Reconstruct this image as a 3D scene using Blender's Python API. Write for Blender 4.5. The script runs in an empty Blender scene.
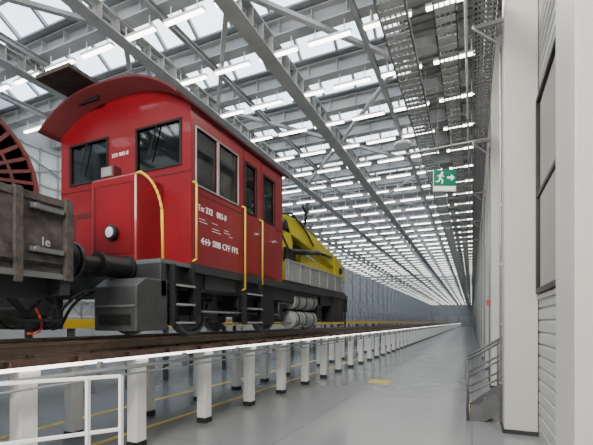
import bpy, math, random
from mathutils import Vector, Matrix
random.seed(4)
C = bpy.context.scene.collection
E = 1.95            # eye height above the floor
F = 395.0
TH = math.atan(175.5/F); S, K = math.sin(TH), math.cos(TH)
RT = 1.70           # top of the raised rails

# ---------------------------------------------------------------- materials
def mat(name, col, rough=0.5, metal=0.0, var=0.12, scale=3.0, bump=0.0, col2=None, emit=0.0, coat=0.0):
    m = bpy.data.materials.new(name); m.use_nodes = True
    nt = m.node_tree; b = nt.nodes['Principled BSDF']
    b.inputs['Roughness'].default_value = rough
    b.inputs['Metallic'].default_value = metal
    if coat: b.inputs['Coat Weight'].default_value = coat
    tc = nt.nodes.new('ShaderNodeTexCoord')
    n = nt.nodes.new('ShaderNodeTexNoise'); n.inputs['Scale'].default_value = scale
    n.inputs['Detail'].default_value = 5; n.inputs['Roughness'].default_value = 0.62
    nt.links.new(tc.outputs['Object'], n.inputs['Vector'])
    r = nt.nodes.new('ShaderNodeValToRGB')
    r.color_ramp.elements[0].position = 0.32; r.color_ramp.elements[1].position = 0.68
    c1 = col2 if col2 else tuple(c*(1-var) for c in col)
    r.color_ramp.elements[0].color = (*c1, 1); r.color_ramp.elements[1].color = (*col, 1)
    nt.links.new(n.outputs['Fac'], r.inputs['Fac'])
    nt.links.new(r.outputs['Color'], b.inputs['Base Color'])
    if bump:
        bp = nt.nodes.new('ShaderNodeBump'); bp.inputs['Strength'].default_value = bump
        bp.inputs['Distance'].default_value = 0.02
        nt.links.new(n.outputs['Fac'], bp.inputs['Height']); nt.links.new(bp.outputs['Normal'], b.inputs['Normal'])
    if emit:
        b.inputs['Emission Color'].default_value = (*col, 1); b.inputs['Emission Strength'].default_value = emit
    return m
def glassmat(name, tint, gloss=0.12, rough=0.05):
    m = bpy.data.materials.new(name); m.use_nodes = True; nt = m.node_tree
    nt.nodes.remove(nt.nodes['Principled BSDF'])
    out = nt.nodes['Material Output']
    t = nt.nodes.new('ShaderNodeBsdfTransparent'); t.inputs['Color'].default_value = (*tint, 1)
    g = nt.nodes.new('ShaderNodeBsdfGlossy'); g.inputs['Roughness'].default_value = rough
    g.inputs['Color'].default_value = (0.9, 0.93, 0.95, 1)
    mx = nt.nodes.new('ShaderNodeMixShader'); mx.inputs['Fac'].default_value = gloss
    nt.links.new(t.outputs[0], mx.inputs[1]); nt.links.new(g.outputs[0], mx.inputs[2])
    nt.links.new(mx.outputs[0], out.inputs['Surface'])
    return m
M = dict(
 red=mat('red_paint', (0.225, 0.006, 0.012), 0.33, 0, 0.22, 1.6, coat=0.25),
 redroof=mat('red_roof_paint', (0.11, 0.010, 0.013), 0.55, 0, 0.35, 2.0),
 yellow=mat('yellow_paint', (0.70, 0.45, 0.03), 0.45, 0, 0.1),
 yellowfloor=mat('yellow_floor_paint', (0.62, 0.46, 0.05), 0.5, 0, 0.2, 5),
 cranep=mat('crane_yellow', (0.60, 0.50, 0.02), 0.4, 0, 0.25),
 black=mat('black_steel', (0.016, 0.017, 0.018), 0.5, 0.2, 0.4, 4),
 darkgrey=mat('dark_grey_frame', (0.040, 0.042, 0.045), 0.5, 0.2, 0.35, 4),
 stepgrey=mat('step_box_grey', (0.055, 0.057, 0.06), 0.55, 0.1, 0.4, 4),
 midgrey=mat('mid_grey_paint', (0.13, 0.135, 0.14), 0.5, 0.1, 0.25, 4),
 greyside=mat('grey_dropside', (0.30, 0.31, 0.31), 0.5, 0.1, 0.3, 5),
 steel=mat('roof_steel', (0.42, 0.43, 0.425), 0.5, 0.0, 0.2, 2),
 steeld=mat('roof_steel_dark', (0.30, 0.31, 0.31), 0.5, 0.0, 0.15, 2),
 galv=mat('galvanised_steel', (0.34, 0.35, 0.36), 0.4, 0.5, 0.2, 8),
 white=mat('white_paint', (0.93, 0.93, 0.91), 0.45, 0, 0.03, 3),
 letter=mat('white_lettering', (0.85, 0.85, 0.84), 0.5, 0, 0.03, 3),
 oldletter=mat('faded_lettering', (0.42, 0.41, 0.39), 0.7, 0, 0.3, 12),
 colp=mat('column_paint', (0.55, 0.54, 0.51), 0.5, 0, 0.08, 1.5),
 clad=mat('cladding', (0.45, 0.46, 0.45), 0.45, 0, 0.08, 2),
 wall=mat('wall_grey', (0.34, 0.35, 0.35), 0.6, 0, 0.15, 1),
 rust=mat('rusty_steel', (0.13, 0.075, 0.055), 0.75, 0.1, 0.4, 6, 0.2, (0.055, 0.040, 0.034)),
 railtop=mat('rail_steel', (0.26, 0.19, 0.14), 0.45, 0.5, 0.35, 6),
 wood=mat('weathered_board', (0.085, 0.074, 0.067), 0.85, 0, 0.5, 6, 0.5, (0.020, 0.017, 0.016)),
 wagonsteel=mat('weathered_wagon_steel', (0.085, 0.070, 0.062), 0.75, 0.1, 0.5, 9, 0.4, (0.028, 0.024, 0.022)),
 drumred=mat('drum_red', (0.15, 0.015, 0.018), 0.6, 0, 0.5, 5, 0, (0.05, 0.022, 0.024)),
 rubber=mat('rubber', (0.012, 0.012, 0.013), 0.8, 0, 0.2, 5),
 green=mat('sign_green', (0.0, 0.17, 0.10), 0.6, 0, 0.03, 3, emit=0.12),
 signwhite=mat('sign_white', (0.85, 0.9, 0.87), 0.4, 0, 0.03, 3, emit=0.5),
 tube=mat('lamp_tube', (1.0, 0.95, 0.84), 0.4, 0, 0.01, 3, emit=11.0),
 led=mat('led_strip', (1.0, 0.95, 0.86), 0.4, 0, 0.01, 3, emit=4),
 lens=mat('lamp_lens', (0.7, 0.72, 0.7), 0.12, 0, 0.05, 6),
 firered=mat('fire_red', (0.5, 0.03, 0.02), 0.4, 0, 0.1, 3),
 chrome=mat('chrome', (0.75, 0.76, 0.78), 0.15, 1.0, 0.05, 3),
 darkglass=mat('dark_window_glass', (0.015, 0.018, 0.02), 0.08, 0, 0.1, 1),
 paleglass=mat('pale_window_panel', (0.56, 0.59, 0.60), 0.25, 0, 0.2, 0.6),
 cabglass=glassmat('cab_glass', (0.30, 0.34, 0.34), 0.14),
 roofglass=glassmat('roof_glass', (0.90, 0.95, 0.98), 0.05, 0.1),
)
fm = mat('floor_concrete', (0.225, 0.235, 0.245), 0.28, 0, 0.12, 0.35)
nt = fm.node_tree; b = nt.nodes['Principled BSDF']
n2 = nt.nodes.new('ShaderNodeTexNoise'); n2.inputs['Scale'].default_value = 1.1; n2.inputs['Detail'].default_value = 6
mr = nt.nodes.new('ShaderNodeMapRange'); mr.inputs['To Min'].default_value = 0.08; mr.inputs['To Max'].default_value = 0.28
tcn = [n for n in nt.nodes if n.type == 'TEX_COORD'][0]
rmp = [n for n in nt.nodes if n.type == 'VALTORGB'][0]
nt.links.new(tcn.outputs['Object'], n2.inputs['Vector']); nt.links.new(n2.outputs['Fac'], mr.inputs['Value'])
nt.links.new(mr.outputs['Result'], b.inputs['Roughness'])
bk = nt.nodes.new('ShaderNodeTexBrick'); bk.offset = 0.0; bk.inputs['Scale'].default_value = 1.0
bk.inputs['Brick Width'].default_value = 2.9; bk.inputs['Row Height'].default_value = 5.2; bk.inputs['Mortar Size'].default_value = 0.008
bk.inputs['Color1'].default_value = (1,1,1,1); bk.inputs['Color2'].default_value = (0.95,0.95,0.95,1); bk.inputs['Mortar'].default_value = (0.6,0.6,0.6,1)
mxn = nt.nodes.new('ShaderNodeMix'); mxn.data_type='RGBA'; mxn.blend_type='MULTIPLY'; mxn.inputs[0].default_value = 1.0
nt.links.new(tcn.outputs['Object'], bk.inputs['Vector'])
nt.links.new(rmp.outputs['Color'], mxn.inputs[6]); nt.links.new(bk.outputs['Color'], mxn.inputs[7])
nt.links.new(mxn.outputs[2], b.inputs['Base Color'])
M['floor'] = fm

# ---------------------------------------------------------------- mesh builder
class MB:
    def __init__(s): s.v=[]; s.f=[]; s.sm=[]; s.mi=[]; s.cur=0
    def face(s, idx, smooth=False): s.f.append(idx); s.sm.append(smooth); s.mi.append(s.cur)
    def box(s, x0,x1,y0,y1,z0,z1):
        b=len(s.v)
        s.v += [(x0,y0,z0),(x1,y0,z0),(x1,y1,z0),(x0,y1,z0),(x0,y0,z1),(x1,y0,z1),(x1,y1,z1),(x0,y1,z1)]
        for q in ((0,3,2,1),(4,5,6,7),(0,1,5,4),(1,2,6,5),(2,3,7,6),(3,0,4,7)): s.face([b+i for i in q])
        return s
    def quad(s, *p):
        b=len(s.v); s.v += [tuple(q) for q in p]; s.face(list(range(b,b+len(p)))); return s
    def bar(s, p0, p1, w, h=None, up=(0,0,1)):
        h = h or w; p0=Vector(p0); p1=Vector(p1); d=(p1-p0).normalized(); u=Vector(up)
        if abs(d.dot(u))>0.98: u=Vector((0,1,0))
        r=d.cross(u).normalized(); u=r.cross(d)
        b=len(s.v)
        for p in (p0,p1):
            for a,c in ((-1,-1),(1,-1),(1,1),(-1,1)): s.v.append(tuple(p+r*a*w/2+u*c*h/2))
        for q in ((0,1,2,3),(7,6,5,4),(0,4,5,1),(1,5,6,2),(2,6,7,3),(3,7,4,0)): s.face([b+i for i in q])
        return s
    def cyl(s, p0, p1, r, r1=None, n=12, caps=True):
        r1 = r if r1 is None else r1
        p0=Vector(p0); p1=Vector(p1); d=(p1-p0).normalized(); u=Vector((0,0,1)) if abs(d.z)<0.95 else Vector((1,0,0))
        a=d.cross(u).normalized(); c=a.cross(d); b=len(s.v)
        for p,rr in ((p0,r),(p1,r1)):
            for i in range(n):
                t=2*math.pi*i/n; s.v.append(tuple(p+a*math.cos(t)*rr+c*math.sin(t)*rr))
        for i in range(n):
            j=(i+1)%n; s.face([b+i,b+j,b+n+j,b+n+i], True)
        if caps:
            s.face([b+i for i in range(n)][::-1]); s.face([b+n+i for i in range(n)])
        return s
    def tube(s, pts, r, n=8):
        for i in range(len(pts)-1): s.cyl(pts[i], pts[i+1], r, n=n)
        return s
    def prism(s, poly, axis, a0, a1):
        n=len(poly); b=len(s.v)
        for a in (a0,a1):
            for p,q in poly:
                s.v.append({'x':(a,p,q),'y':(p,a,q),'z':(p,q,a)}[axis])
        s.face([b+i for i in range(n)]); s.face([b+n+i for i in range(n)][::-1])
        for i in range(n):
            j=(i+1)%n; s.face([b+i,b+n+i,b+n+j,b+j])
        return s
    def lathe(s, prof, centre, axis='x', n=28):
        b=len(s.v); cx,cy,cz=centre
        for a,r in prof:
            for i in range(n):
                t=2*math.pi*i/n; u,w=r*math.cos(t),r*math.sin(t)
                s.v.append({'x':(cx+a,cy+u,cz+w),'y':(cx+u,cy+a,cz+w),'z':(cx+u,cy+w,cz+a)}[axis])
        for k in range(len(prof)-1):
            for i in range(n):
                j=(i+1)%n; s.face([b+k*n+i,b+k*n+j,b+(k+1)*n+j,b+(k+1)*n+i], False)
        s.face([b+i for i in range(n)]); s.face([b+(len(prof)-1)*n+i for i in range(n)][::-1])
        return s
    def panel(s, axis, a0, a1, u0,u1,w0,w1, holes):
        us=sorted({u0,u1,*[h[0] for h in holes],*[h[1] for h in holes]}); ws=sorted({w0,w1,*[h[2] for h in holes],*[h[3] for h in holes]})
        for i in range(len(us)-1):
            for j in range(len(ws)-1):
                cu=(us[i]+us[i+1])/2; cw=(ws[j]+ws[j+1])/2
                if any(h[0]<cu<h[1] and h[2]<cw<h[3] for h in holes): continue
                if axis=='x': s.box(a0,a1,us[i],us[i+1],ws[j],ws[j+1])
                else: s.box(us[i],us[i+1],a0,a1,ws[j],ws[j+1])
        return s
    def ring(s, axis, a0, a1, u0,u1,w0,w1, t):
        return s.panel(axis,a0,a1,u0-t,u1+t,w0-t,w1+t,[(u0,u1,w0,w1)])
    def build(s, name, m, parent=None, bevel=0.0):
        me=bpy.data.meshes.new(name)
        off=Vector((0,0,0)) if parent is None else world(parent)
        me.from_pydata([tuple(Vector(v)-off) for v in s.v],[],s.f)
        ms = m if isinstance(m,(list,tuple)) else [m]
        for q in ms: me.materials.append(q)
        me.polygons.foreach_set('use_smooth', s.sm); me.polygons.foreach_set('material_index', s.mi); me.update()
        o=bpy.data.objects.new(name, me); C.objects.link(o)
        if parent is not None: o.parent=parent
        if bevel:
            bv=o.modifiers.new('bevel','BEVEL'); bv.width=bevel; bv.segments=2; bv.limit_method='ANGLE'; bv.angle_limit=0.7
        return o
def world(o):
    v=Vector(o.location)
    while o.parent: o=o.parent; v+=Vector(o.location)
    return v
def tag(o,label,cat,group=None):
    o['label']=label; o['category']=cat
    if group: o['group']=group
    return o
def thing(name,label,cat,loc,group=None):
    o=bpy.data.objects.new(name,None); C.objects.link(o); o.location=loc; o.empty_display_size=0.2
    return tag(o,label,cat,group)
def struct(o): o['kind']='structure'; return o
def dup(root, loc, label, skip=()):
    r=root.copy(); C.objects.link(r); r.location=loc; r['label']=label
    for ch in list(root.children):
        if ch.name in skip: continue
        c=ch.copy(); C.objects.link(c); c.parent=r
        for g in list(ch.children):
            d=g.copy(); C.objects.link(d); d.parent=c
    return r
ONES=['','first','second','third','fourth','fifth','sixth','seventh','eighth','ninth','tenth','eleventh','twelfth','thirteenth','fourteenth','fifteenth','sixteenth','seventeenth','eighteenth','nineteenth']
TENS={20:'twenty',30:'thirty',40:'forty',50:'fifty',60:'sixty',70:'seventy',80:'eighty',90:'ninety'}
def ordw(n):
    if n==100: return 'hundredth'
    if n>100: return 'hundred and '+ordw(n-100)
    if n<20: return ONES[n]
    t=n//10*10
    return (TENS[t][:-1]+'ieth') if n==t else TENS[t]+'-'+ONES[n-t]
def text(body,name,m,parent,x,y,z,width,facing,h=None):
    cu=bpy.data.curves.new(name,'FONT'); cu.body=body; cu.size=1; cu.extrude=0.004; cu.offset=0.006; cu.space_character=1.08
    t=bpy.data.objects.new('tmp',cu); C.objects.link(t)
    bpy.context.view_layer.update()
    me=bpy.data.meshes.new_from_object(t.evaluated_get(bpy.context.evaluated_depsgraph_get()))
    bpy.data.objects.remove(t)
    xs=[v.co.x for v in me.vertices]; ys=[v.co.y for v in me.vertices]
    sx=width/(max(xs)-min(xs)); sy=sx if h is None else h/(max(ys)-min(ys))
    x0=min(xs); off=world(parent)
    for v in me.vertices:
        a=(v.co.x-x0)*sx; c=v.co.y*sy; e=v.co.z
        p = Vector((x+e,y+a,z+c)) if facing=='x' else Vector((x+a,y-e,z+c))
        v.co = p-off
    me.materials.clear(); me.materials.append(m); me.name=name
    o=bpy.data.objects.new(name,me); C.objects.link(o); o.parent=parent
    return o
def proj(x,y,z):
    d=-x*S+y*K; 
    if d<=0.1: return None
    return 296.5+F*(x*K+y*S)/d, 322-F*(z-E)/d, d

# ---------------------------------------------------------------- setting
XL, XR, Y0, Y1 = -18.6, 1.04, -7.0, 200.0
ZT = E+9.4
struct(MB().box(XL,XR,Y0,Y1,-0.2,0).build('floor',M['floor']))
w=MB(); prof=[]
z=0.0
while z<11.4:
    prof += [(XR,z),(XR,z+0.15),(XR+0.025,z+0.165),(XR+0.025,z+0.185)]; z+=0.2
prof += [(XR+0.2,z),(XR+0.2,0)]
n=len(prof)
for yy in (Y0,Y1):
    for p,q in prof: w.v.append((p,yy,q))
for i in range(n):
    j=(i+1)%n; w.face([i,n+i,n+j,j][::-1])
struct(w.build('wall_right',M['clad']))
wl=MB(); wl.box(XL-0.2,XL,Y0,Y1,0,ZT+0.6)
for k in range(41):
    y=Y0+2+5.0*k
    wl.box(XL,XL+0.25,y-0.15,y+0.15,0,ZT)
wl.box(XL,XL+0.15,Y0,Y1,E+1.0,E+1.25)
struct(wl.build('wall_left',M['wall']))
struct(MB().box(XL,XR,Y1,Y1+0.2,0,ZT+0.6).build('wall_back',M['wall']))
struct(MB().box(XL,XR,Y0-0.2,Y0,0,ZT+0.6).build('wall_front',M['wall']))
wn=0
for k in range(39):
    y=Y0+2.3+5.0*k; wn+=1
    f=MB()
    for i in range(6): f.box(XL,XL+0.1,y+i*0.88-0.04,y+i*0.88+0.04,E+1.3,E+8.2)
    for i in range(5): f.box(XL,XL+0.1,y,y+4.4,E+1.3+i*1.7,E+1.38+i*1.7)
    for i in range(4):
        f.bar((XL+0.12,y,E+1.3+i*1.7),(XL+0.12,y+4.4,E+3.0+i*1.7),0.06); f.bar((XL+0.12,y+4.4,E+1.3+i*1.7),(XL+0.12,y,E+3.0+i*1.7),0.06)
    fo=struct(f.build('window_%d'%wn,M['wall']))
    MB().box(XL+0.02,XL+0.04,y,y+4.4,E+1.3,E+8.2).build('pane',M['paleglass'],fo)
for i,x in enumerate((-14.5,-8.2,-3.2)):
    d=MB(); d.box(x-1.9,x+1.9,Y1-0.12,Y1-0.02,0,4.6)
    for q in range(6): d.box(x-1.9,x+1.9,Y1-0.16,Y1-0.12,0.1+q*0.75,0.16+q*0.75)
    struct(d.build('door_%d'%(i+1),M['steel']))

# ---------------------------------------------------------------- roof
P=2.3; YB=8.3-P*6
nb=int((Y1-YB)/P)
DX=-2.0
deck=MB()
y=Y0
while y<Y1:
    deck.box(DX,XR,y,y+0.22,E+8.95,E+9.1); deck.box(DX,XR,y+0.22,y+0.34,E+9.03,E+9.1); y+=0.34
for k in range(nb+1):
    yy=YB+P*k
    deck.box(XL,DX,yy-0.38,yy+0.38,E+8.99,E+9.05)
struct(deck.build('ceiling',M['steeld']))
for k in range(nb):
    y=YB+P*k; m_=y+P*0.5; za,zr=E+9.05,E+9.55
    bars=MB(); x=XL+0.2
    while x<DX:
        bars.bar((x,y+0.34,za),(x,m_,zr),0.09,0.12); bars.bar((x,m_,zr),(x,y+P-0.34,za),0.09,0.12); x+=1.30
    bars.box(XL,DX,m_-0.06,m_+0.06,zr-0.10,zr+0.04)
    wn+=1
    bo=struct(bars.build('window_%d'%wn,M['steel']))
    g=MB(); g.quad((XL,y+0.32,za+0.07),(DX,y+0.32,za+0.07),(DX,m_,zr+0.07),(XL,m_,zr+0.07))
    g.quad((XL,m_,zr+0.07),(DX,m_,zr+0.07),(DX,y+P-0.32,za+0.07),(XL,y+P-0.32,za+0.07))
    g.build('pane',M['roofglass'],bo)
bm_=MB()
for a,bb,c,d in ((-0.19,0.19,0.0,0.04),(-0.19,0.19,0.46,0.5),(-0.02,0.02,0.04,0.46)):
    bm_.box(XL,XR,a,bb,c,d)
for i in range(19): bm_.box(XL+1.03*i,XL+1.03*i+0.02,-0.18,0.18,0.03,0.47)
beam0=None; cnt=0
for k in range(nb+1):
    y=YB+P*k
    if y>Y1-0.3 or y<Y0+0.3: continue
    if beam0 is None: beam0=bm_.build('roof_crossbeam',M['steel']); o=beam0
    else: o=beam0.copy(); C.objects.link(o)
    o.location=(0,y,E+8.45)
    if y>6: cnt+=1; lab='pale grey steel crossbeam under the glass roof, %s beam from the camera'%ordw(cnt)
    else: lab='pale grey steel crossbeam of the glass roof above and behind the camera'
    tag(o,lab,'beam','crossbeams under the glass roof')
for i,(x,wd,h,z,lab) in enumerate(((-5.55,0.46,0.58,E+7.85,'wide grey lengthwise roof girder above the red locomotive cab'),
    (-9.1,0.40,0.48,E+7.95,'grey lengthwise roof girder left of the locomotive roof'),
    (-13.2,0.40,0.48,E+7.95,'grey lengthwise roof girder farthest to the left under the glass'))):
    g=MB(); g.box(x-wd/2,x+wd/2,Y0+0.02,Y1-0.02,z,z+0.04); g.box(x-wd/2,x+wd/2,Y0+0.02,Y1-0.02,z+h-0.04,z+h)
    g.box(x-0.03,x+0.03,Y0+0.02,Y1-0.02,z+0.04,z+0.15); g.box(x-0.03,x+0.03,Y0+0.02,Y1-0.02,z+h-0.15,z+h-0.04)
    y=Y0+0.5
    while y<Y1-0.6: g.box(x-0.03,x+0.03,y,y+0.25,z+0.15,z+h-0.15); g.box(x-wd/2+0.01,x+wd/2-0.01,y+0.11,y+0.14,z+0.04,z+h-0.04); y+=0.575
    tag(g.build('roof_girder',M['steel']),lab,'beam')
def perforated(x0,x1,z,step,nx,name,lab,ymax=70):
    g=MB(); wd=(x1-x0)
    for i in range(nx+1):
        xx=x0+wd*i/nx; hw=0.12*wd/nx
        g.box(xx-hw,xx+hw,Y0+0.1,ymax,z,z+0.03)
    y=Y0+0.1
    while y<ymax: g.box(x0,x1,y,y+step*0.55,z+0.001,z+0.029); y+=step
    g.box(x0,x1,ymax,Y1-0.1,z,z+0.03)
    for xx in (x0,x1): g.box(xx-0.015,xx+0.015,Y0+0.1,Y1-0.1,z,z+0.18)
    y=YB+P*2.5
    while y<120:
        for xx in (x0,x1): g.box(xx-0.012,xx+0.012,y-0.012,y+0.012,z+0.16,E+8.66)
        y+=2*P
    tag(g.build(name,M['steel']),lab,'girder')
perforated(-2.10,-1.45,E+7.50,0.30,5,'perforated_girder','broad perforated grey plate girder left of the exit sign under the roof')
perforated(-0.85,-0.35,E+7.50,0.36,4,'perforated_girder','broad perforated grey plate girder between exit sign and cable tray')
for i in (1,4,7,9):
    x=-0.45-0.81-1.62*i
    q=MB(); q.box(x-0.07,x+0.07,Y0+0.02,Y1-0.02,E+8.26,E+8.29); q.box(x-0.01,x+0.01,Y0+0.02,Y1-0.02,E+8.29,E+8.45); q.box(x-0.07,x+0.07,Y0+0.02,Y1-0.02,E+8.42,E+8.45)
    tag(q.build('roof_purlin',M['steeld']),'slender lengthwise roof purlin between lamps, %s lamp gap from the right wall'%ordw(i+1),'purlin')
for i,(xa,xb,lab) in enumerate(((-9.1,-5.55,'diagonal bracing bars between the two girders above the locomotive'),(-5.55,-2.05,'diagonal bracing bars between the girder above the locomotive and the deck'),(-13.2,-9.1,'diagonal bracing bars between the two left roof girders'))):
    br=MB(); y=YB; s_=i
    while y<Y1-5:
        if y>Y0+1:
            p=(xa,xb) if s_%2==0 else (xb,xa)
            br.bar((p[0],y,E+8.33),(p[1],y+2*P,E+8.33),0.14,0.12)
        y+=2*P; s_+=1
    tag(br.build('roof_bracing',M['steel']),lab,'bracing')
fan=MB(); fan.lathe([(0,0.10),(0.02,0.36),(0.08,0.38),(0.14,0.34),(0.20,0.12),(0.22,0.10)],(-2.75,17.5,E+7.6),'z',28); fan.cyl((-2.75,17.5,E+7.8),(-2.75,17.5,E+8.46),0.03,n=8)
tag(fan.build('roof_speaker',M['white']),'round white fitting hanging under the roof up left of the exit sign','fitting')

rows=[]
for r in range(0,90):
    y=8.3+P*r
    if y>Y1-1: break
    for c in range(11):
        x=-0.45-1.62*c
        q=proj(x,y,E+8)
        if q and -60<q[0]<640 and q[1]>-60: rows.append((q[2],r,c,x,y))
rows.sort()
light0=None; far0=None; rest=[]
def lamp_mesh():
    h=MB(); h.box(-0.64,0.64,-0.07,0.07,0.03,0.10); h.box(-0.45,-0.42,-0.01,0.01,0.10,0.45); h.box(0.42,0.45,-0.01,0.01,0.10,0.45)
    t=MB(); t.box(-0.62,0.62,-0.05,0.05,-0.015,0.03); return h,t
for i,(d,r,c,x,y) in enumerate(rows):
    lab='slim white fluorescent light in the %s row from the camera, %s from the right wall'%(ordw(r+1),ordw(c+1))
    if i>=300: 
        if r%2==0: rest.append((x,y))
        continue
    if light0 is None:
        light0=thing('fluorescent_light',lab,'ceiling light',(0,0,0),'fluorescent lights under the roof')
        h,t=lamp_mesh(); h.build('housing',M['white'],light0); t.build('tube',M['tube'],light0); light0.location=(x,y,E+8)
    elif i<180: dup(light0,(x,y,E+8),lab)
    else:
        if far0 is None:
            m2=MB(); m2.box(-0.63,0.63,-0.06,0.06,0.03,0.10); m2.box(-0.45,-0.42,-0.01,0.01,0.10,0.45); m2.box(0.42,0.45,-0.01,0.01,0.10,0.45); m2.cur=1; m2.box(-0.56,0.56,-0.03,0.03,0.01,0.03)
            far0=m2.build('fluorescent_light',[M['white'],M['tube']]); o=far0
        else: o=far0.copy(); C.objects.link(o)
        o.location=(x,y,E+8); tag(o,lab,'ceiling light','fluorescent lights under the roof')
if rest:
    m2=MB()
    for x,y in rest: m2.box(x-0.5,x+0.5,y-0.02,y+0.02,E+8,E+8.02)
    o=m2.build('far_fluorescent_lights',M['tube']); tag(o,'tiny fluorescent lights at the far end of the hall','ceiling light'); o['kind']='stuff'

# ---------------------------------------------------------------- right side
col0=None
for k in range(-1,37):
    y=2.63+5.2*k
    lab='tall pale steel column against the right wall, %s column from the camera'%ordw(k+1) if k>=0 else 'tall pale steel column on the right wall behind the camera'
    if col0 is None:
        col0=thing('wall_column',lab,'column',(0.78,y,0),'columns along the right wall')
        b_=MB(); b_.box(0.52,1.03,y,y+0.55,0.06,E+8.4)
        b_.build('shaft',M['colp'],col0,0.01)
        MB().box(0.49,1.03,y-0.03,y+0.58,0,0.07).build('base_plate',M['darkgrey'],col0)
        e_=MB(); e_.cyl((0.485,y+0.42,0.1),(0.485,y+0.42,7.3),0.02,n=8)
        for q in range(6): e_.box(0.47,0.52,y+0.40,y+0.44,0.8+q*1.1,0.84+q*1.1)
        e_.build('conduit',M['galv'],col0)
    else: dup(col0,(0.78,y,0),lab,skip=('conduit',) if k==0 else ())
def right_window(ya,yb,za,zb):
    global wn
    wn+=1
    fr=MB().ring('x',XR-0.06,XR+0.03,ya,yb,za,zb,0.08); fr.box(XR-0.05,XR+0.02,ya,yb,(za+zb)/2-0.03,(za+zb)/2+0.03)
    fo=struct(fr.build('window_%d'%wn,M['black'])); MB().box(XR-0.03,XR-0.01,ya,yb,za,zb).build('pane',M['darkglass'],fo)
right_window(4.0,7.65,E+0.55,E+3.65)
right_window(14.2,17.6,E+0.55,E+3.65)
struct(MB().box(XR-0.03,XR+0.02,Y0,Y1,E+0.38,E+0.44).build('trim_1',M['colp']))
st=thing('steel_steps','short grey steel steps with tube handrails behind the second column','stairs',(0.4,8.95,0))
for i in range(4): MB().box(-0.02+0.24*i,0.28+0.24*i,8.55,9.35,0.17*(i+1)-0.05,0.17*(i+1)).build('tread',M['midgrey'],st)
MB().box(0.74,1.03,8.55,9.35,0.80,0.85).build('landing',M['midgrey'],st)
for yy in (8.53,9.35):
    MB().prism([(-0.04,0),(0.22,0),(0.98,0.55),(0.98,0.86),(0.80,0.86),(-0.04,0.20)],'y',yy,yy+0.02).build('stringer',M['midgrey'],st)
MB().box(-0.06,-0.041,8.55,9.35,0.10,0.18).build('nosing',M['yellowfloor'],st)
for yy in (8.5,9.4):
    t=MB(); t.tube([(-0.08,yy,0),(-0.08,yy,1.2),(0.5,yy,1.57),(1.0,yy,1.9)],0.025); t.tube([(-0.08,yy,0.86),(0.5,yy,1.22),(1.0,yy,1.55)],0.018); t.tube([(-0.08,yy,0.52),(0.5,yy,0.88),(1.0,yy,1.22)],0.018)
    t.cyl((0.5,yy,0.40),(0.5,yy,1.57),0.018,n=8); t.build('handrail',M['midgrey'],st)
ct=thing('cable_tray','long perforated galvanised cable tray high beside the right columns','cable tray',(0.2,0,E+5.6))
for x in (0.02,0.42): MB().box(x-0.01,x+0.01,Y0+0.1,Y1-0.1,E+5.55,E+5.68).build('side_rail',M['galv'],ct)
t=MB(); y=Y0+0.2
while y<70: t.box(0.02,0.42,y,y+0.05,E+5.56,E+5.58); y+=0.13
for x in (0.10,0.18,0.26,0.34): t.box(x-0.012,x+0.012,Y0+0.1,Y1-0.1,E+5.555,E+5.575)
t.build('perforated_base',M['galv'],ct)
t=MB()
for i,x in enumerate((0.07,0.12,0.19,0.25,0.33,0.38)): t.cyl((x,Y0+0.1,E+5.61),(x,Y1-0.1,E+5.61),0.018,n=6)
t.build('cables',M['rubber'],ct)
b0_=None
for k in range(37):
    y=2.9+5.2*k
    if b0_ is None:
        t=MB(); t.box(0.0,0.52,y,y+0.05,E+5.48,E+5.55); t.bar((0.02,y+0.02,E+5.5),(0.50,y+0.02,E+5.05),0.03); b0_=t.build('bracket',M['galv'],ct)
    else: o=b0_.copy(); C.objects.link(o); o.location=b0_.location+Vector((0,5.2*k,0))
for x,z,lab in ((-0.12,E+6.4,'thin white pipe running lengthwise left of the cable tray'),(0.30,E+6.9,'thin grey pipe running lengthwise above the cable tray')):
    t=MB(); t.cyl((x,Y0+0.1,z),(x,Y1-0.1,z),0.03,n=10)
    y=8.3+P/2
    while y<90: t.box(x-0.008,x+0.008,y,y+0.016,z,E+8.96); y+=P*2
    tag(t.build('service_pipe',M['steel']),lab,'pipe')
# exit sign
ex=thing('exit_sign','green emergency exit sign with white arrow and running figure hanging from the roof','exit sign',(-0.76,12.8,E+4.0))
cx=-0.76; yF=12.77
MB().box(cx-0.34,cx+0.34,12.78,12.84,E+3.97,E+4.62).build('case',M['white'],ex,0.006)
MB().box(cx-0.335,cx+0.335,yF-0.0,12.79,E+4.13,E+4.615).build('green_panel',M['green'],ex)
yy=yF-0.006; z0=E+4.38
a=MB()
a.prism([(cx+0.06,z0-0.03),(cx+0.18,z0-0.03),(cx+0.18,z0-0.10),(cx+0.29,z0),(cx+0.18,z0+0.10),(cx+0.18,z0+0.03),(cx+0.06,z0+0.03)],'y',yy,yy+0.004)
a.build('arrow',M['signwhite'],ex)
a=MB(); ox=-0.22
a.cyl((cx+0.13+ox,yy,z0+0.14),(cx+0.13+ox,yy-0.004,z0+0.14),0.035)
def limb(p,q,wd):
    p=Vector((cx+p[0]+ox,yy-0.003,z0+p[1])); q=Vector((cx+q[0]+ox,yy-0.003,z0+q[1])); d=(q-p).normalized(); nrm=Vector((-d.z,0,d.x))*wd/2
    a.quad(p+nrm,q+nrm,q-nrm,p-nrm)
for p,q,wd in (((0.11,0.11),(0.06,-0.04),0.06),((0.10,0.08),(0.19,0.02),0.03),((0.09,0.08),(-0.01,0.04),0.03),((0.06,-0.03),(0.15,-0.08),0.04),((0.15,-0.08),(0.12,-0.19),0.04),((0.06,-0.03),(0.03,-0.12),0.04),((0.03,-0.12),(-0.06,-0.12),0.04)): limb(p,q,wd)
a.build('running_figure',M['signwhite'],ex)
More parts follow.
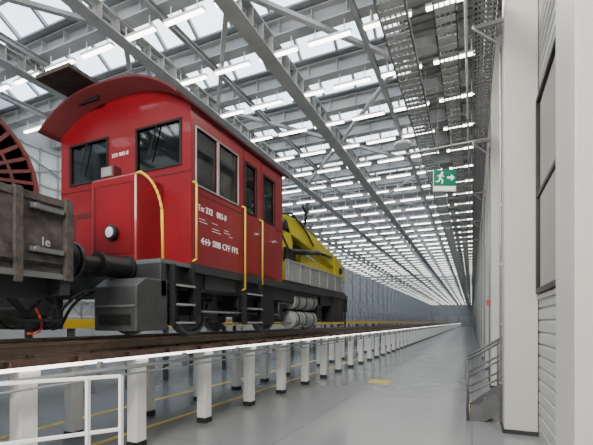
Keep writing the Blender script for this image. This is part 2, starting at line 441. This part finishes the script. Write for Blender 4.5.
MB().box(cx-0.30,cx+0.30,yF,12.79,E+4.00,E+4.10).build('light_strip',M['signwhite'],ex)
for q in (-0.2,0.2): MB().cyl((cx+q,12.81,E+4.62),(cx+q,12.81,E+7.5),0.008,n=6).build('hanger',M['galv'],ex)
ex.rotation_euler=(0,0,TH)
tag(MB().bar((-2.2,12.95,E+5.36),(0.50,12.95,E+5.42),0.04,0.04).build('conduit_bar',M['steel']),'thin white crosswise conduit above the exit sign','conduit')
tag(MB().box(0.40,0.50,13.0,13.01,E+0.50,E+0.65).build('fire_sign',M['firered']),'small square red sign on the third column beyond the steel steps','sign')

# ---------------------------------------------------------------- raised track
def rail(x,lab):
    r=thing('raised_rail',lab,'rail',(x,0,RT-0.16))
    MB().prism([(x-0.035,RT),(x+0.035,RT),(x+0.035,RT-0.04),(x+0.01,RT-0.05),(x+0.01,RT-0.13),(x+0.07,RT-0.15),(x+0.07,RT-0.165),(x-0.07,RT-0.165),(x-0.07,RT-0.15),(x-0.01,RT-0.13),(x-0.01,RT-0.05),(x-0.035,RT-0.04)],'y',Y0+1,Y1-3).build('rail_profile',M['railtop'],r)
    g=MB(); g.box(x-0.13,x+0.13,Y0+1,Y1-3,RT-0.19,RT-0.165); g.box(x-0.12,x+0.12,Y0+1,Y1-3,RT-0.31,RT-0.29); g.box(x-0.02,x+0.02,Y0+1,Y1-3,RT-0.29,RT-0.19)
    y=Y0+1.2
    while y<60: g.box(x-0.11,x+0.11,y,y+0.02,RT-0.29,RT-0.19); g.box(x-0.10,x+0.10,y+0.2,y+0.28,RT-0.165,RT-0.14); y+=0.85
    g.build('carrier_beam',M['rust'],r)
    return r
rail(-4.78,'brown raised rail on the near row of white posts under the locomotive')
rail(-6.22,'brown raised rail on the far row of white posts under the locomotive')
tag(MB().box(-4.645,-4.60,Y0+1,Y1-3,RT-0.305,RT-0.265).build('led_strip',M['led']),'thin glowing light strip along the near raised rail','light strip')
hp=MB(); hp.cyl((-4.52,Y0+1,RT-0.40),(-4.52,Y1-3,RT-0.40),0.03,n=10); hp.cyl((-4.52,Y0+1,RT-0.50),(-4.52,Y1-3,RT-0.50),0.014,n=8)
y=3.77
while y<100: hp.box(-4.598,-4.52,y-0.02,y+0.02,RT-0.51,RT-0.28); y+=1.7
tag(hp.build('service_pipe',M['greyside']),'long grey pipe fixed along the tops of the near white posts','pipe')
def post(x,y,lab,grp):
    r=thing('track_post',lab,'post',(x,y,0),grp)
    b_=MB(); b_.box(x-0.10,x+0.10,y-0.10,y+0.10,0.10,1.30)
    b_.build('shaft',M['white'],r,0.008)
    b_=MB(); b_.box(x-0.105,x+0.105,y-0.105,y+0.105,0,0.10); b_.build('base_plate',M['darkgrey'],r)
    b_=MB(); b_.box(x-0.12,x+0.12,y-0.12,y+0.12,1.30,RT-0.31); b_.build('head_plate',M['white'],r)
    return r
p0=None
for (x,row,st_) in ((-4.78,'near','near rail'),(-6.22,'far','far rail')):
    for k in range(-2,113):
        y=4.62+1.7*k
        if y>Y1-4: break
        if k>=-1: lab='white steel post under the %s, %s post from the camera'%(st_,ordw(k+2))
        else: lab='white steel post under the %s, left behind the camera'%st_
        g='white posts under the %s'%st_
        if p0 is None: p0=post(x,y,lab,g)
        else:
            o=dup(p0,(x,y,0),lab); o['group']=g
def mark(lab,*boxes):
    q=MB()
    for bx in boxes: q.box(bx[0],bx[1],bx[2],bx[3],0.0,0.004)
    tag(q.build('floor_marking',M['yellowfloor']),lab,'floor marking')
mark('long yellow floor line behind the far row of white posts',(-7.32,-7.18,1.0,60))
mark('long yellow floor line between the two rows of white posts',(-5.56,-5.44,1.0,60))
mark('short yellow patch on the grey floor in the middle of the aisle',(-3.1,-2.4,12.5,13.3))
wp=thing('work_platform','long work platform with yellow edge and mesh railing behind the locomotive','platform',(-10.2,0,0))
t=MB(); t.box(-11.2,-9.2,Y0+1,Y1-4,E-0.15,E-0.05); t.build('deck',M['midgrey'],wp)
y=0; pp=None
while y<60:
    for xx in (-9.4,-11.1):
        if pp is None: pp=MB().box(xx,xx+0.15,y,y+0.12,0,E-0.15).build('leg',M['midgrey'],wp)
        else: o=pp.copy(); C.objects.link(o); o.location=pp.location+Vector((xx+9.4,y,0))
    y+=3.4
MB().box(-9.2,-9.16,Y0+1,Y1-4,E-0.16,E+0.08).build('edge_strip',M['yellow'],wp)
t=MB()
for z in (E+0.15,E+0.65,E+1.15,E+1.65,E+2.15): t.cyl((-11.1,Y0+1,z),(-11.1,Y1-4,z),0.03,n=8)
y=0
while y<110:
    t.cyl((-11.1,y,E-0.05),(-11.1,y,E+2.15),0.035,n=8)
    t.bar((-11.1,y,E+0.15),(-11.1,y+1.7,E+2.15),0.03); t.bar((-11.1,y,E+2.15),(-11.1,y+1.7,E+0.15),0.03); y+=1.7
t.build('railing',M['galv'],wp)
ba=thing('barrier_frame','white tubular barrier frame in the lower left foreground','barrier',(-3.6,2.56,0))
pa=Vector((-3.3,2.98,0)); pd=(Vector((-3.87,2.15,0))-pa)
def bp(s,z): q=pa+pd*s; return (q.x,q.y,z)
for z in (1.395,0.85,0.12): MB().bar(bp(0,z),bp(2.0,z),0.03,0.035).build('crossbar',M['white'],ba,0.004)
for s_ in (0,0.30,1.25,2.0):
    MB().bar(bp(s_,0.0),bp(s_,1.395),0.035).build('upright',M['white'],ba)

# ---------------------------------------------------------------- locomotive
L=thing('shunting_locomotive','red shunting locomotive with cab and loading platform on the raised track','locomotive',(-5.5,8.5,RT))
xr,xl=-4.0,-7.0; ya,yb=4.95,8.2; zb,ze=E+0.92,E+3.42
wz0,wz1=E+2.50,E+3.20
b_=MB()
side_holes=[(5.07,5.64,E+2.18,E+3.10),(5.68,6.30,E+2.18,E+3.10),(6.55,6.98,E+2.14,E+3.08),(7.28,7.78,E+2.14,E+3.08)]
b_.panel('x',xr-0.05,xr,ya,yb,zb,ze,side_holes); b_.panel('x',xl,xl+0.05,ya,yb,zb,ze,side_holes)
fh=[(-5.12,-4.20,wz0,wz1),(-6.74,-5.80,wz0,wz1)]
b_.panel('y',ya,ya+0.05,xl+0.05,xr-0.05,zb,ze,fh); b_.panel('y',yb-0.05,yb,xl+0.05,xr-0.05,zb,ze,fh)
AH=0.42
def arch(t): return AH*(1-abs(t)**2.6)
NA=28
top=[(-5.5+1.5*(-1+2*i/NA), ze+arch(-1+2*i/NA)) for i in range(NA+1)]
b_.prism(top,'y',ya,ya+0.05); b_.prism(top,'y',yb-0.05,yb)
b_.box(xl+0.05,xr-0.05,ya+0.05,yb-0.05,zb,zb+0.05)
b_.build('cab_body',M['red'],L)
r_=MB()
def roofz(t): return ze-0.05+(AH+0.08)*(1-abs(t)**2.6)
out=[(-5.5+1.57*(-1+2*i/NA), roofz(-1+2*i/NA)+0.03) for i in range(NA+1)]
inn=[(-5.5+1.56*(1-2*i/NA), roofz(1-2*i/NA)-0.005) for i in range(NA+1)]
nn=NA+1
for yy in (4.56,8.42):
    for i in range(nn): r_.v.append((out[i][0],yy,out[i][1]))
    for i in range(nn): r_.v.append((inn[NA-i][0],yy,inn[NA-i][1]))
for i in range(NA):
    r_.face([i,i+1,2*nn+i+1,2*nn+i][::-1],True); r_.face([nn+i,nn+i+1,3*nn+i+1,3*nn+i],True)
    r_.face([i,i+1,nn+i+1,nn+i]); r_.face([2*nn+i,2*nn+i+1,3*nn+i+1,3*nn+i][::-1])
r_.face([0,nn,3*nn,2*nn]); r_.face([NA,nn+NA,3*nn+NA,2*nn+NA][::-1])
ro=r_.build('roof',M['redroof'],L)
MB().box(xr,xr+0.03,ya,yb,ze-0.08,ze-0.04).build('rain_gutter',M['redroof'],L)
MB().box(-6.55,-5.74,4.18,5.6,E+3.98,E+4.05).build('roof_board',M['wagonsteel'],L,0.008)
for y in (4.75,5.4): MB().box(-6.5,-5.8,y,y+0.04,E+3.78,E+3.98).build('board_bracket',M['black'],L)
for (u0,u1,w0,w1) in fh:
    fr=MB().ring('y',ya-0.02,ya+0.0,u0+0.01,u1-0.01,w0+0.01,w1-0.01,0.035); fo=fr.build('window_frame',M['rubber'],L,0.006)
    MB().box(u0,u1,ya+0.02,ya+0.03,w0,w1).build('window_pane',M['cabglass'],fo)
    wp_=MB(); wp_.bar(((u0+u1)/2,ya-0.03,w1),((u0+u1)/2-0.18,ya-0.03,w0+0.15),0.015); wp_.build('wiper',M['black'],fo)
    MB().box(u0,u1,yb-0.03,yb-0.02,w0,w1).build('window_pane',M['cabglass'],L)
for i,(u0,u1,w0,w1) in enumerate(side_holes):
    fr=MB().ring('x',xr,xr+0.02,u0+0.01,u1-0.01,w0+0.01,w1-0.01,0.025)
    fo=fr.build('window_frame',M['galv'] if i<2 else M['rubber'],L,0.004)
    MB().box(xr-0.03,xr-0.02,u0,u1,w0,w1).build('window_pane',M['cabglass'],fo)
    MB().box(xl+0.02,xl+0.03,u0,u1,w0,w1).build('window_pane',M['cabglass'],L)
for (u0,u1) in ((6.50,7.06),(7.20,7.86)):
    d=MB(); h=[h for h in side_holes if h[0]>u0 and h[1]<u1][0]
    d.panel('x',xr,xr+0.012,u0,u1,zb+0.04,ze-0.12,[(h[0]-0.04,h[1]+0.04,h[2]-0.04,h[3]+0.04)])
    do=d.build('cab_door',M['red'],L)
    MB().box(xr+0.012,xr+0.05,u1-0.12,u1-0.03,E+1.75,E+1.79).build('door_handle',M['chrome'],do)
    g_=MB().ring('x',xr,xr+0.005,u0,u1,zb+0.04,ze-0.12,0.012); g_.build('door_seal',M['black'],do)
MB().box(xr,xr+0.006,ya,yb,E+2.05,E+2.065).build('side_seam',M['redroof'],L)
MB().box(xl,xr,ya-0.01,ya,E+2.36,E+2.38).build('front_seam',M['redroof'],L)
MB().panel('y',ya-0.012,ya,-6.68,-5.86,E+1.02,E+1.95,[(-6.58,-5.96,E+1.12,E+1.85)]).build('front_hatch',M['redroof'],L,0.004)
MB().box(-6.57,-5.97,ya-0.02,ya,E+1.13,E+1.84).build('front_hatch',M['red'],L,0.01)
t=MB(); t.box(-6.6,-4.6,5.15,5.6,zb+0.05,E+2.3); t.build('control_desk',M['black'],L,0.02)
for x in (-5.0,-6.4): MB().box(x,x+0.5,6.6,6.75,zb+0.4,E+2.7).build('seat',M['black'],L,0.02)
hx0,hx1,hy=-5.52,-4.56,4.40
hd=MB(); hd.box(hx0,hx1,hy,ya,zb-0.02,E+2.24); ho=hd.build('front_hood',M['red'],L,0.035)
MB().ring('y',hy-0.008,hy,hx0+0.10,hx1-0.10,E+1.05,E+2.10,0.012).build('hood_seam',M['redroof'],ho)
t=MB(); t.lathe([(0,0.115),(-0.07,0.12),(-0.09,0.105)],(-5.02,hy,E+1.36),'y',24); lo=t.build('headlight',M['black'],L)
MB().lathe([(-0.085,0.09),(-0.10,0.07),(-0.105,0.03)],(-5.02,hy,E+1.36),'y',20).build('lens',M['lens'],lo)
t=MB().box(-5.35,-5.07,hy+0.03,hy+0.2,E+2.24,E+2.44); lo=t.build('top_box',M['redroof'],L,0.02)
MB().box(-5.32,-5.10,hy+0.02,hy+0.03,E+2.27,E+2.41).build('face_plate',M['greyside'],lo,0.004)
def curve3(a,b_,c,n=8): return [tuple((1-t)**2*Vector(a)+2*t*(1-t)*Vector(b_)+t*t*Vector(c)) for t in [i/n for i in range(n+1)]]
pts=[(-4.58,4.42,E+2.22)]+curve3((-4.48,4.40,E+2.22),(-4.16,4.40,E+2.05),(-4.07,4.40,E+1.62))+[(-4.05,4.40,E+0.88)]
MB().tube(pts,0.02).build('handrail',M['yellow'],L)
pts=[(-6.95,4.94,E+2.10),(-6.95,4.55,E+2.10)]+curve3((-6.95,4.5,E+2.10),(-6.95,4.40,E+2.08),(-6.95,4.38,E+1.95))+[(-6.95,4.38,E+0.88)]
MB().tube(pts,0.02).build('handrail',M['galv'],L)
MB().tube([(-6.95,4.38,E+1.5),(-6.0,4.38,E+1.5),(-6.0,4.38,E+0.88)],0.018).build('handrail',M['yellow'],L)
for (yy,z0_,z1_) in ((5.0,E+0.95,E+2.2),(6.45,E+0.6,E+2.2),(7.13,E+0.75,E+2.1)):
    MB().tube([(xr,yy,z0_),(xr+0.07,yy,z0_+0.03),(xr+0.07,yy,z1_-0.03),(xr,yy,z1_)],0.018).build('handrail',M['yellow'],L)
text('Tm 232   083-8','lettering',M['letter'],L,xr+0.002,5.12,E+1.79,0.80,'x',0.10)
text('SBB CFF FFS','lettering',M['letter'],L,xr+0.002,5.52,E+1.27,0.78,'x',0.105)
text('232 083-8','lettering',M['letter'],L,-5.69,ya-0.002,E+2.84,0.38,'y')
t=MB()
for i,(u,w_) in enumerate(((5.15,0.16),(5.15,0.22),(5.5,0.20),(5.5,0.26),(5.5,0.16),(5.85,0.14),(5.85,0.2),(6.0,0.12))): t.box(xr,xr+0.003,u,u+w_,E+1.66-0.045*(i%4),E+1.668-0.045*(i%4))
t.build('data_marks',M['letter'],L)
t=MB(); lc=5.33; lz=E+1.315; X_=xr+0.004
t.box(xr,X_,lc-0.06,lc+0.06,lz-0.012,lz+0.012); t.box(xr,X_,lc-0.012,lc+0.012,lz-0.05,lz+0.05)
for s_ in (-1,1):
    t.prism([(lc+s_*0.13,lz),(lc+s_*0.075,lz+0.055),(lc+s_*0.045,lz+0.055),(lc+s_*0.09,lz+0.012),(lc+s_*0.05,lz+0.012),(lc+s_*0.05,lz-0.012),(lc+s_*0.09,lz-0.012),(lc+s_*0.045,lz-0.055),(lc+s_*0.075,lz-0.055)],'x',xr,X_)
t.build('emblem',M['letter'],L)
t=MB(); t.box(-6.9,-4.10,4.4,13.5,E+0.50,E+0.84); t.build('underframe',M['darkgrey'],L,0.01)
t=MB(); t.box(-7.0,-4.0,4.30,4.96,E+0.84,E+0.90); t.build('front_platform',M['midgrey'],L)
t=MB(); t.box(-6.98,-4.0,4.30,4.42,E+0.36,E+0.84); t.build('buffer_beam',M['darkgrey'],L,0.012)
for (xa_,xb_) in ((-4.78,-4.0),(-7.0,-6.22)):
    t=MB(); t.prism([(3.86,E-0.12),(4.44,E-0.12),(4.44,E+0.60),(4.02,E+0.60),(3.86,E+0.48)],'x',xa_,xb_); so=t.build('step_box',M['stepgrey'],L,0.015)
    MB().box(xa_+0.10,xb_-0.10,3.845,3.86,E-0.04,E+0.10).build('step_opening',M['black'],so)
    MB().box(xa_+0.02,xb_-0.02,3.84,3.86,E+0.20,E+0.23).build('step_lip',M['midgrey'],so)
def buffer(x,y,s,par,zc,ln=0.42,mm='black'):
    bo=MB(); bo.lathe([(0,0.19),(0.04*s,0.19),(0.045*s,0.155),(ln*0.55*s,0.15),(ln*0.56*s,0.17),(ln*0.62*s,0.17),(ln*0.63*s,0.105),(ln*s,0.10)],(x,y,zc),'y',28); o=bo.build('buffer',M[mm],par)
    MB().lathe([(ln*s,0.20),((ln+0.03)*s,0.235),((ln+0.055)*s,0.22),((ln+0.07)*s,0.12)],(x,y,zc),'y',32).build('buffer_head',M['black'],o)
ZBf=RT+1.03
for x in (-4.63,-6.37): buffer(x,4.30,-1,L,ZBf,0.84); buffer(x,13.55,1,L,ZBf)
t=MB(); t.box(-6.95,-4.05,13.5,13.58,E+0.35,E+0.9); t.build('rear_buffer_beam',M['darkgrey'],L,0.01)
t=MB(); t.box(xr-0.1,xr+0.01,ya,13.4,E+0.78,E+0.92); t.build('side_sill',M['darkgrey'],L)
t=MB(); t.box(-5.57,-5.43,3.6,4.3,ZBf-0.06,ZBf+0.06); t.tube([(-5.5,3.6,ZBf),(-5.5,3.45,ZBf-0.18),(-5.5,3.25,ZBf-0.12),(-5.5,3.1,ZBf-0.02)],0.03); t.build('coupling',M['black'],L)
for x in (-5.15,-5.0,-5.85): MB().tube(curve3((x,4.3,E+0.5),(x,3.75,E+0.45),(x-0.05,3.6,E+0.0))+curve3((x-0.05,3.6,E+0.0),(x-0.05,3.45,E-0.2),(x-0.1,3.3,E+0.05)),0.022).build('brake_hose',M['rubber'],L)
for (u0,u1) in ((4.52,4.95),(6.50,7.10)):
    t=MB()
    for u in (u0,u1): t.box(-4.03,-3.93,u-0.02,u+0.02,E-0.05,E+0.84)
    for z in (E-0.03,E+0.24,E+0.52): t.box(-4.25,-3.91,u0,u1,z,z+0.035)
    t.box(-4.25,-4.23,u0,u1,E-0.05,E+0.84)
    so=t.build('step_ladder',M['black'],L)
    for z in (E-0.03,E+0.24,E+0.52): MB().box(-3.912,-3.905,u0,u1,z+0.005,z+0.035).build('step_edge',M['greyside'],so)
def wheel_prof(): return [(-0.07,0.10),(-0.07,0.475),(-0.04,0.475),(-0.035,0.474),(0.07,0.47),(0.075,0.40),(0.03,0.38),(0.02,0.14),(0.11,0.12),(0.11,0.05)]
for yy in (5.85,8.65,11.5):
    for s_ in (1,-1):
        pr=[(a*s_,r) for a,r in wheel_prof()]
        MB().lathe(pr,(-5.5+s_*0.72,yy,RT+0.475),'x',36).build('wheel',M['midgrey'],L)
    MB().cyl((-6.2,yy,RT+0.475),(-4.8,yy,RT+0.475),0.08,n=14).build('axle',M['black'],L)
    t=MB(); x=-4.42
    t.box(x-0.1,x+0.1,yy-0.16,yy+0.16,RT+0.33,RT+0.63); t.cyl((x+0.1,yy,RT+0.475),(x+0.14,yy,RT+0.475),0.11,n=16)
    t.box(x-0.06,x+0.06,yy-0.32,yy-0.16,RT+0.25,RT+0.85); t.box(x-0.06,x+0.06,yy+0.16,yy+0.32,RT+0.25,RT+0.85)
    t.build('axle_box',M['stepgrey'],L,0.01)
    t=MB()
    for q in range(6): t.box(x-0.05,x+0.05,yy-0.6+q*0.08,yy+0.6-q*0.08,RT+0.66+q*0.03,RT+0.685+q*0.03)
    for q in (-0.6,0.6): t.bar((x,yy+q,RT+0.68),(x,yy+q*1.02,RT+0.82),0.05)
    t.build('leaf_spring',M['darkgrey'],L)
    for q in (-0.62,0.53): MB().box(-4.9,-4.66,yy+q,yy+q+0.09,RT+0.25,RT+0.7).build('brake_block',M['black'],L)
for (x0_,x1_,u0,u1,z0_,z1_) in ((-4.55,-4.06,5.1,5.3,0.35,1.1),(-4.5,-4.05,7.3,7.9,0.20,1.05),(-4.6,-4.06,12.0,13.2,0.25,1.05),(-4.5,-4.1,10.8,11.0,0.35,1.0),(-4.5,-4.12,6.5,7.1,0.35,1.0)):
    MB().box(x0_,x1_,u0,u1,RT+z0_,RT+z1_).build('equipment_box',M['black'],L,0.015)
t=MB(); t.box(-4.45,-4.06,5.4,6.35,RT+0.78,RT+1.08); t.build('battery_box',M['darkgrey'],L,0.015)
for i in range(2):
    zc=RT+0.32+i*0.47
    o=MB().lathe([(0,0.10),(0.05,0.22),(1.55,0.22),(1.60,0.10)],(-4.28,9.05,zc),'y',24).build('air_tank',M['greyside'],L)
    for q in (9.3,9.8,10.35): MB().cyl((-4.28,q,zc),(-4.28,q+0.05,zc),0.23,n=24).build('tank_strap',M['black'],o)
MB().tube([(-4.1,5.1,RT+0.42),(-4.1,8.2,RT+0.42),(-4.15,8.3,RT+0.7),(-4.15,9.1,RT+0.7)],0.02).build('air_pipe',M['midgrey'],L)
MB().tube([(-4.08,5.1,RT+1.12),(-4.08,9.3,RT+1.12)],0.016).build('air_pipe',M['greyside'],L)
MB().tube([(-4.12,6.0,RT+0.22),(-4.12,8.9,RT+0.22)],0.018).build('air_pipe',M['midgrey'],L)
t=MB(); t.tube([(-4.1,12.6,RT+0.15),(-4.1,13.45,RT+0.15),(-4.1,13.45,RT+1.1)],0.03); t.build('rear_step',M['black'],L)
pl=MB(); pl.box(-6.95,-4.05,8.4,13.3,E+0.92,E+1.0); plo=pl.build('loading_platform',M['darkgrey'],L)
for x in (-4.06,-6.95):
    ds=MB(); ds.box(x,x+0.04,8.45,12.9,E+1.0,E+1.50)
    for i in range(7): ds.box(x+0.04,x+0.065,8.55+i*0.70,8.62+i*0.70,E+1.0,E+1.50)
    ds.box(x+0.04,x+0.06,8.45,12.9,E+1.46,E+1.50)
    ds.build('dropside',M['greyside'],plo)
# folded crane
cr=MB(); cr.box(-5.3,-4.35,8.65,9.6,E+1.0,E+1.55); cr.prism([(8.75,E+1.55),(9.75,E+1.55),(9.75,E+2.2),(9.40,E+2.70),(9.05,E+2.78),(8.80,E+2.45)],'x',-4.90,-4.44)
co=cr.build('crane',M['cranep'],L,0.03)
q=MB(); q.prism([(9.1,E+2.35),(9.2,E+2.80),(9.9,E+2.84),(13.9,E+2.28),(14.2,E+1.95),(13.6,E+1.88),(10.0,E+2.32)],'x',-4.78,-4.44); q.build('boom',M['cranep'],co,0.03)
q=MB(); q.prism([(10.3,E+1.55),(10.3,E+1.98),(13.9,E+1.75),(14.1,E+1.45)],'x',-4.86,-4.46); q.build('folded_arm',M['cranep'],co,0.015)
q=MB(); q.prism([(13.4,E+1.40),(13.2,E+2.25),(14.2,E+2.15),(14.4,E+1.5)],'x',-4.88,-4.40); q.build('knuckle',M['cranep'],co,0.03)
q=MB(); q.cyl((-4.38,9.4,E+1.85),(-4.38,11.6,E+2.16),0.075,n=12); q.cyl((-4.38,11.6,E+2.16),(-4.38,12.8,E+2.2),0.04,n=10); q.build('hydraulic_ram',M['black'],co)
q=MB(); q.cyl((-4.6,10.1,E+2.94),(-4.6,11.6,E+2.73),0.05,n=12); q.cyl((-4.6,11.6,E+2.73),(-4.6,12.6,E+2.56),0.03,n=10); q.build('hydraulic_ram',M['black'],co)
MB().box(-4.9,-4.6,9.75,10.8,E+1.50,E+2.2).build('slewing_motor',M['black'],co,0.03)
MB().cyl((-4.96,9.15,E+2.5),(-4.36,9.15,E+2.5),0.12,n=16).build('pivot_pin',M['black'],co)
q=MB(); q.cyl((-4.92,13.8,E+1.85),(-4.34,13.8,E+1.85),0.12,n=16); q.build('knuckle_joint',M['black'],co,0.01)
MB().box(-4.98,-4.90,8.8,9.4,E+1.55,E+2.5).build('valve_block',M['black'],co,0.01)
MB().box(-4.36,-4.28,9.0,9.4,E+1.55,E+1.9).build('valve_block',M['black'],co,0.01)
MB().tube([(-4.5,9.1,E+2.78),(-4.40,9.6,E+2.90),(-4.40,10.6,E+2.62),(-4.40,11.2,E+2.3)],0.025).build('hydraulic_hose',M['rubber'],co)
MB().tube([(-4.40,8.9,E+2.3),(-4.28,9.2,E+1.8),(-4.38,9.6,E+1.55)],0.025).build('hydraulic_hose',M['rubber'],co)
q=MB()
q.tube([(-4.9,11.6,E+2.2),(-4.9,11.7,E+3.1),(-4.9,11.82,E+3.85)],0.045); q.tube([(-4.9,11.5,E+3.7),(-4.9,11.8,E+3.45),(-4.9,11.98,E+3.9)],0.04); q.tube([(-4.9,11.5,E+2.6),(-4.9,11.9,E+3.0)],0.08); q.tube([(-4.9,11.4,E+2.2),(-4.9,11.7,E+2.9)],0.035)
q.build('crane_grab_mast',M['black'],co)

# ---------------------------------------------------------------- wagon on the left
W=thing('flat_wagon','dark grey brown weathered wagon coupled to the locomotive at the left edge','wagon',(-5.5,0.5,RT))
t=MB(); t.box(-6.95,-4.12,-3.5,2.98,E+0.48,E+0.60); t.build('deck',M['wagonsteel'],W)
for x in (-4.16,-6.95):
    t=MB(); t.box(x,x+0.06,-3.5,2.97,E+0.60,E+1.33)
    for i in range(2): t.box(x-0.01,x+0.075,-3.5,2.98,E+0.62+i*0.63,E+0.70+i*0.63)
    t.build('side_board',M['wood'],W,0.006)
t=MB(); t.box(-6.9,-4.16,2.92,2.97,E+0.60,E+1.33); t.build('end_board',M['wood'],W,0.006)
for y in (-2,-0.4,1.2,2.40): MB().box(-4.10,-4.05,y,y+0.07,E+0.40,E+1.34).build('stanchion',M['wagonsteel'],W)
MB().box(-4.12,-4.04,2.92,3.0,E+0.45,E+1.34).build('stanchion',M['wagonsteel'],W)
MB().box(-4.10,-4.07,-3.5,2.98,E+0.46,E+0.52).build('rub_rail',M['midgrey'],W)
for z in (0.72,1.16):
    q=MB(); q.box(-4.09,-4.05,2.55,2.9,E+z,E+z+0.05); q.cyl((-4.09,2.60,E+z+0.025),(-4.02,2.60,E+z+0.025),0.03,n=10); q.build('latch',M['midgrey'],W)
t=MB(); t.box(-6.9,-4.10,2.9,3.0,E+0.30,E+0.60); t.box(-6.7,-4.35,-3.5,2.9,E+0.25,E+0.48); t.build('underframe',M['darkgrey'],W)
for x in (-4.63,-6.37): buffer(x,3.0,1,W,ZBf,0.31,'darkgrey')
text('le','lettering',M['oldletter'],W,-4.098,2.69,E+0.80,0.085,'x')
MB().tube(curve3((-4.3,2.9,E+0.35),(-4.25,3.0,E+0.0),(-4.3,2.7,E-0.1)),0.02).build('brake_hose',M['rubber'],W)
MB().tube(curve3((-4.5,3.0,E+0.3),(-4.5,3.3,E-0.1),(-4.7,3.0,E+0.0)),0.025).build('brake_hose',M['rubber'],W)
MB().tube(curve3((-4.3,2.75,E+0.15),(-4.2,2.85,E-0.15),(-4.2,2.6,E-0.12)),0.012).build('brake_hose',M['firered'],W)
t=MB(); t.bar((-4.4,2.5,E+0.3),(-4.4,2.85,E-0.05),0.05); t.bar((-4.35,2.2,E+0.1),(-4.35,2.95,E+0.05),0.04); t.box(-4.5,-4.15,2.55,2.95,E+0.0,E+0.03); t.build('step',M['black'],W)
for yy in (1.6,-2.2):
    for s_ in (1,-1): MB().lathe([(a*s_,r) for a,r in wheel_prof()],(-5.5+s_*0.72,yy,RT+0.475),'x',32).build('wheel',M['midgrey'],W)
    t=MB(); t.box(-4.5,-4.3,yy-0.14,yy+0.14,RT+0.33,RT+0.63)
    for q in range(5): t.box(-4.45,-4.35,yy-0.6+q*0.09,yy+0.6-q*0.09,RT+0.62+q*0.03,RT+0.645+q*0.03)
    t.build('axle_box',M['black'],W)
# cable drum standing in the wagon
R_=0.80; dz=E+0.605+R_; dy=2.08
D=thing('cable_drum','large dark red ribbed cable drum standing in the weathered wagon','cable drum',(-5.0,dy,E+0.605))
for x in (-4.46,-5.5):
    q=MB(); q.lathe([(-0.02,R_),(0.02,R_),(0.02,R_-0.04),(-0.02,R_-0.04),(-0.02,R_)],(x,dy,dz),'x',64)
    for rr in (0.30,0.55): q.lathe([(-0.012,rr),(0.012,rr),(0.012,rr-0.03),(-0.012,rr-0.03),(-0.012,rr)],(x,dy,dz),'x',48)
    for i in range(36):
        a_=2*math.pi*i/36; q.bar((x,dy+0.12*math.cos(a_),dz+0.12*math.sin(a_)),(x,dy+(R_-0.03)*math.cos(a_),dz+(R_-0.03)*math.sin(a_)),0.022,0.035)
    fo=q.build('flange',M['drumred'],D)
    s_=-1 if x>-5 else 1
    MB().cyl((x+s_*0.03,dy,dz),(x+s_*0.045,dy,dz),R_-0.05,n=48).build('flange_disc',M['wagonsteel'],fo)
q=MB(); q.cyl((-5.45,dy,dz),(-4.51,dy,dz),0.26,n=28); q.build('core',M['darkgrey'],D)
q=MB()
for i in range(12): q.lathe([(-0.035,0.28),(-0.035,0.66),(0,0.69),(0.035,0.66),(0.035,0.28)],(-5.39+i*0.075,dy,dz),'x',36)
q.build('wound_cable',M['midgrey'],D)

# ---------------------------------------------------------------- light
wd=bpy.data.worlds.new('sky'); bpy.context.scene.world=wd; wd.use_nodes=True
nt=wd.node_tree; bg=nt.nodes['Background']
tc=nt.nodes.new('ShaderNodeTexCoord'); nz=nt.nodes.new('ShaderNodeTexNoise'); nz.inputs['Scale'].default_value=3; nz.inputs['Detail'].default_value=4
rp=nt.nodes.new('ShaderNodeValToRGB'); rp.color_ramp.elements[0].color=(0.70,0.81,0.95,1); rp.color_ramp.elements[1].color=(0.97,0.98,1,1)
rp.color_ramp.elements[0].position=0.38; rp.color_ramp.elements[1].position=0.62
nt.links.new(tc.outputs['Generated'],nz.inputs['Vector']); nt.links.new(nz.outputs['Fac'],rp.inputs['Fac']); nt.links.new(rp.outputs['Color'],bg.inputs['Color'])
bg.inputs['Strength'].default_value=4.6
def area(name,loc,rot,sx,sy,power,col=(1,1,1)):
    l=bpy.data.lights.new(name,'AREA'); l.shape='RECTANGLE'; l.size=sx; l.size_y=sy; l.energy=power; l.color=col
    o=bpy.data.objects.new(name,l); C.objects.link(o); o.location=loc; o.rotation_euler=rot
area('fill_light_a',(-0.9,4,E+7.2),(0,math.radians(-20),0),1.0,14,800,(1,0.94,0.86))  # added warm fill under the roof, not one of the modelled fixtures
area('fill_light_b',(-2.6,-5,E+4.6),(math.radians(68),0,math.radians(12)),5,2,1500,(1,0.94,0.86))  # added fill behind the camera, brightens the posts and the locomotive

cam=bpy.data.cameras.new('camera'); co_=bpy.data.objects.new('camera',cam); C.objects.link(co_)
co_.location=(0,0,E); co_.rotation_euler=(math.radians(90),0,TH)
cam.sensor_width=36; cam.lens=F/593*36; cam.shift_y=99.5/593; cam.clip_end=400; cam.clip_start=0.05
bpy.context.scene.camera=co_
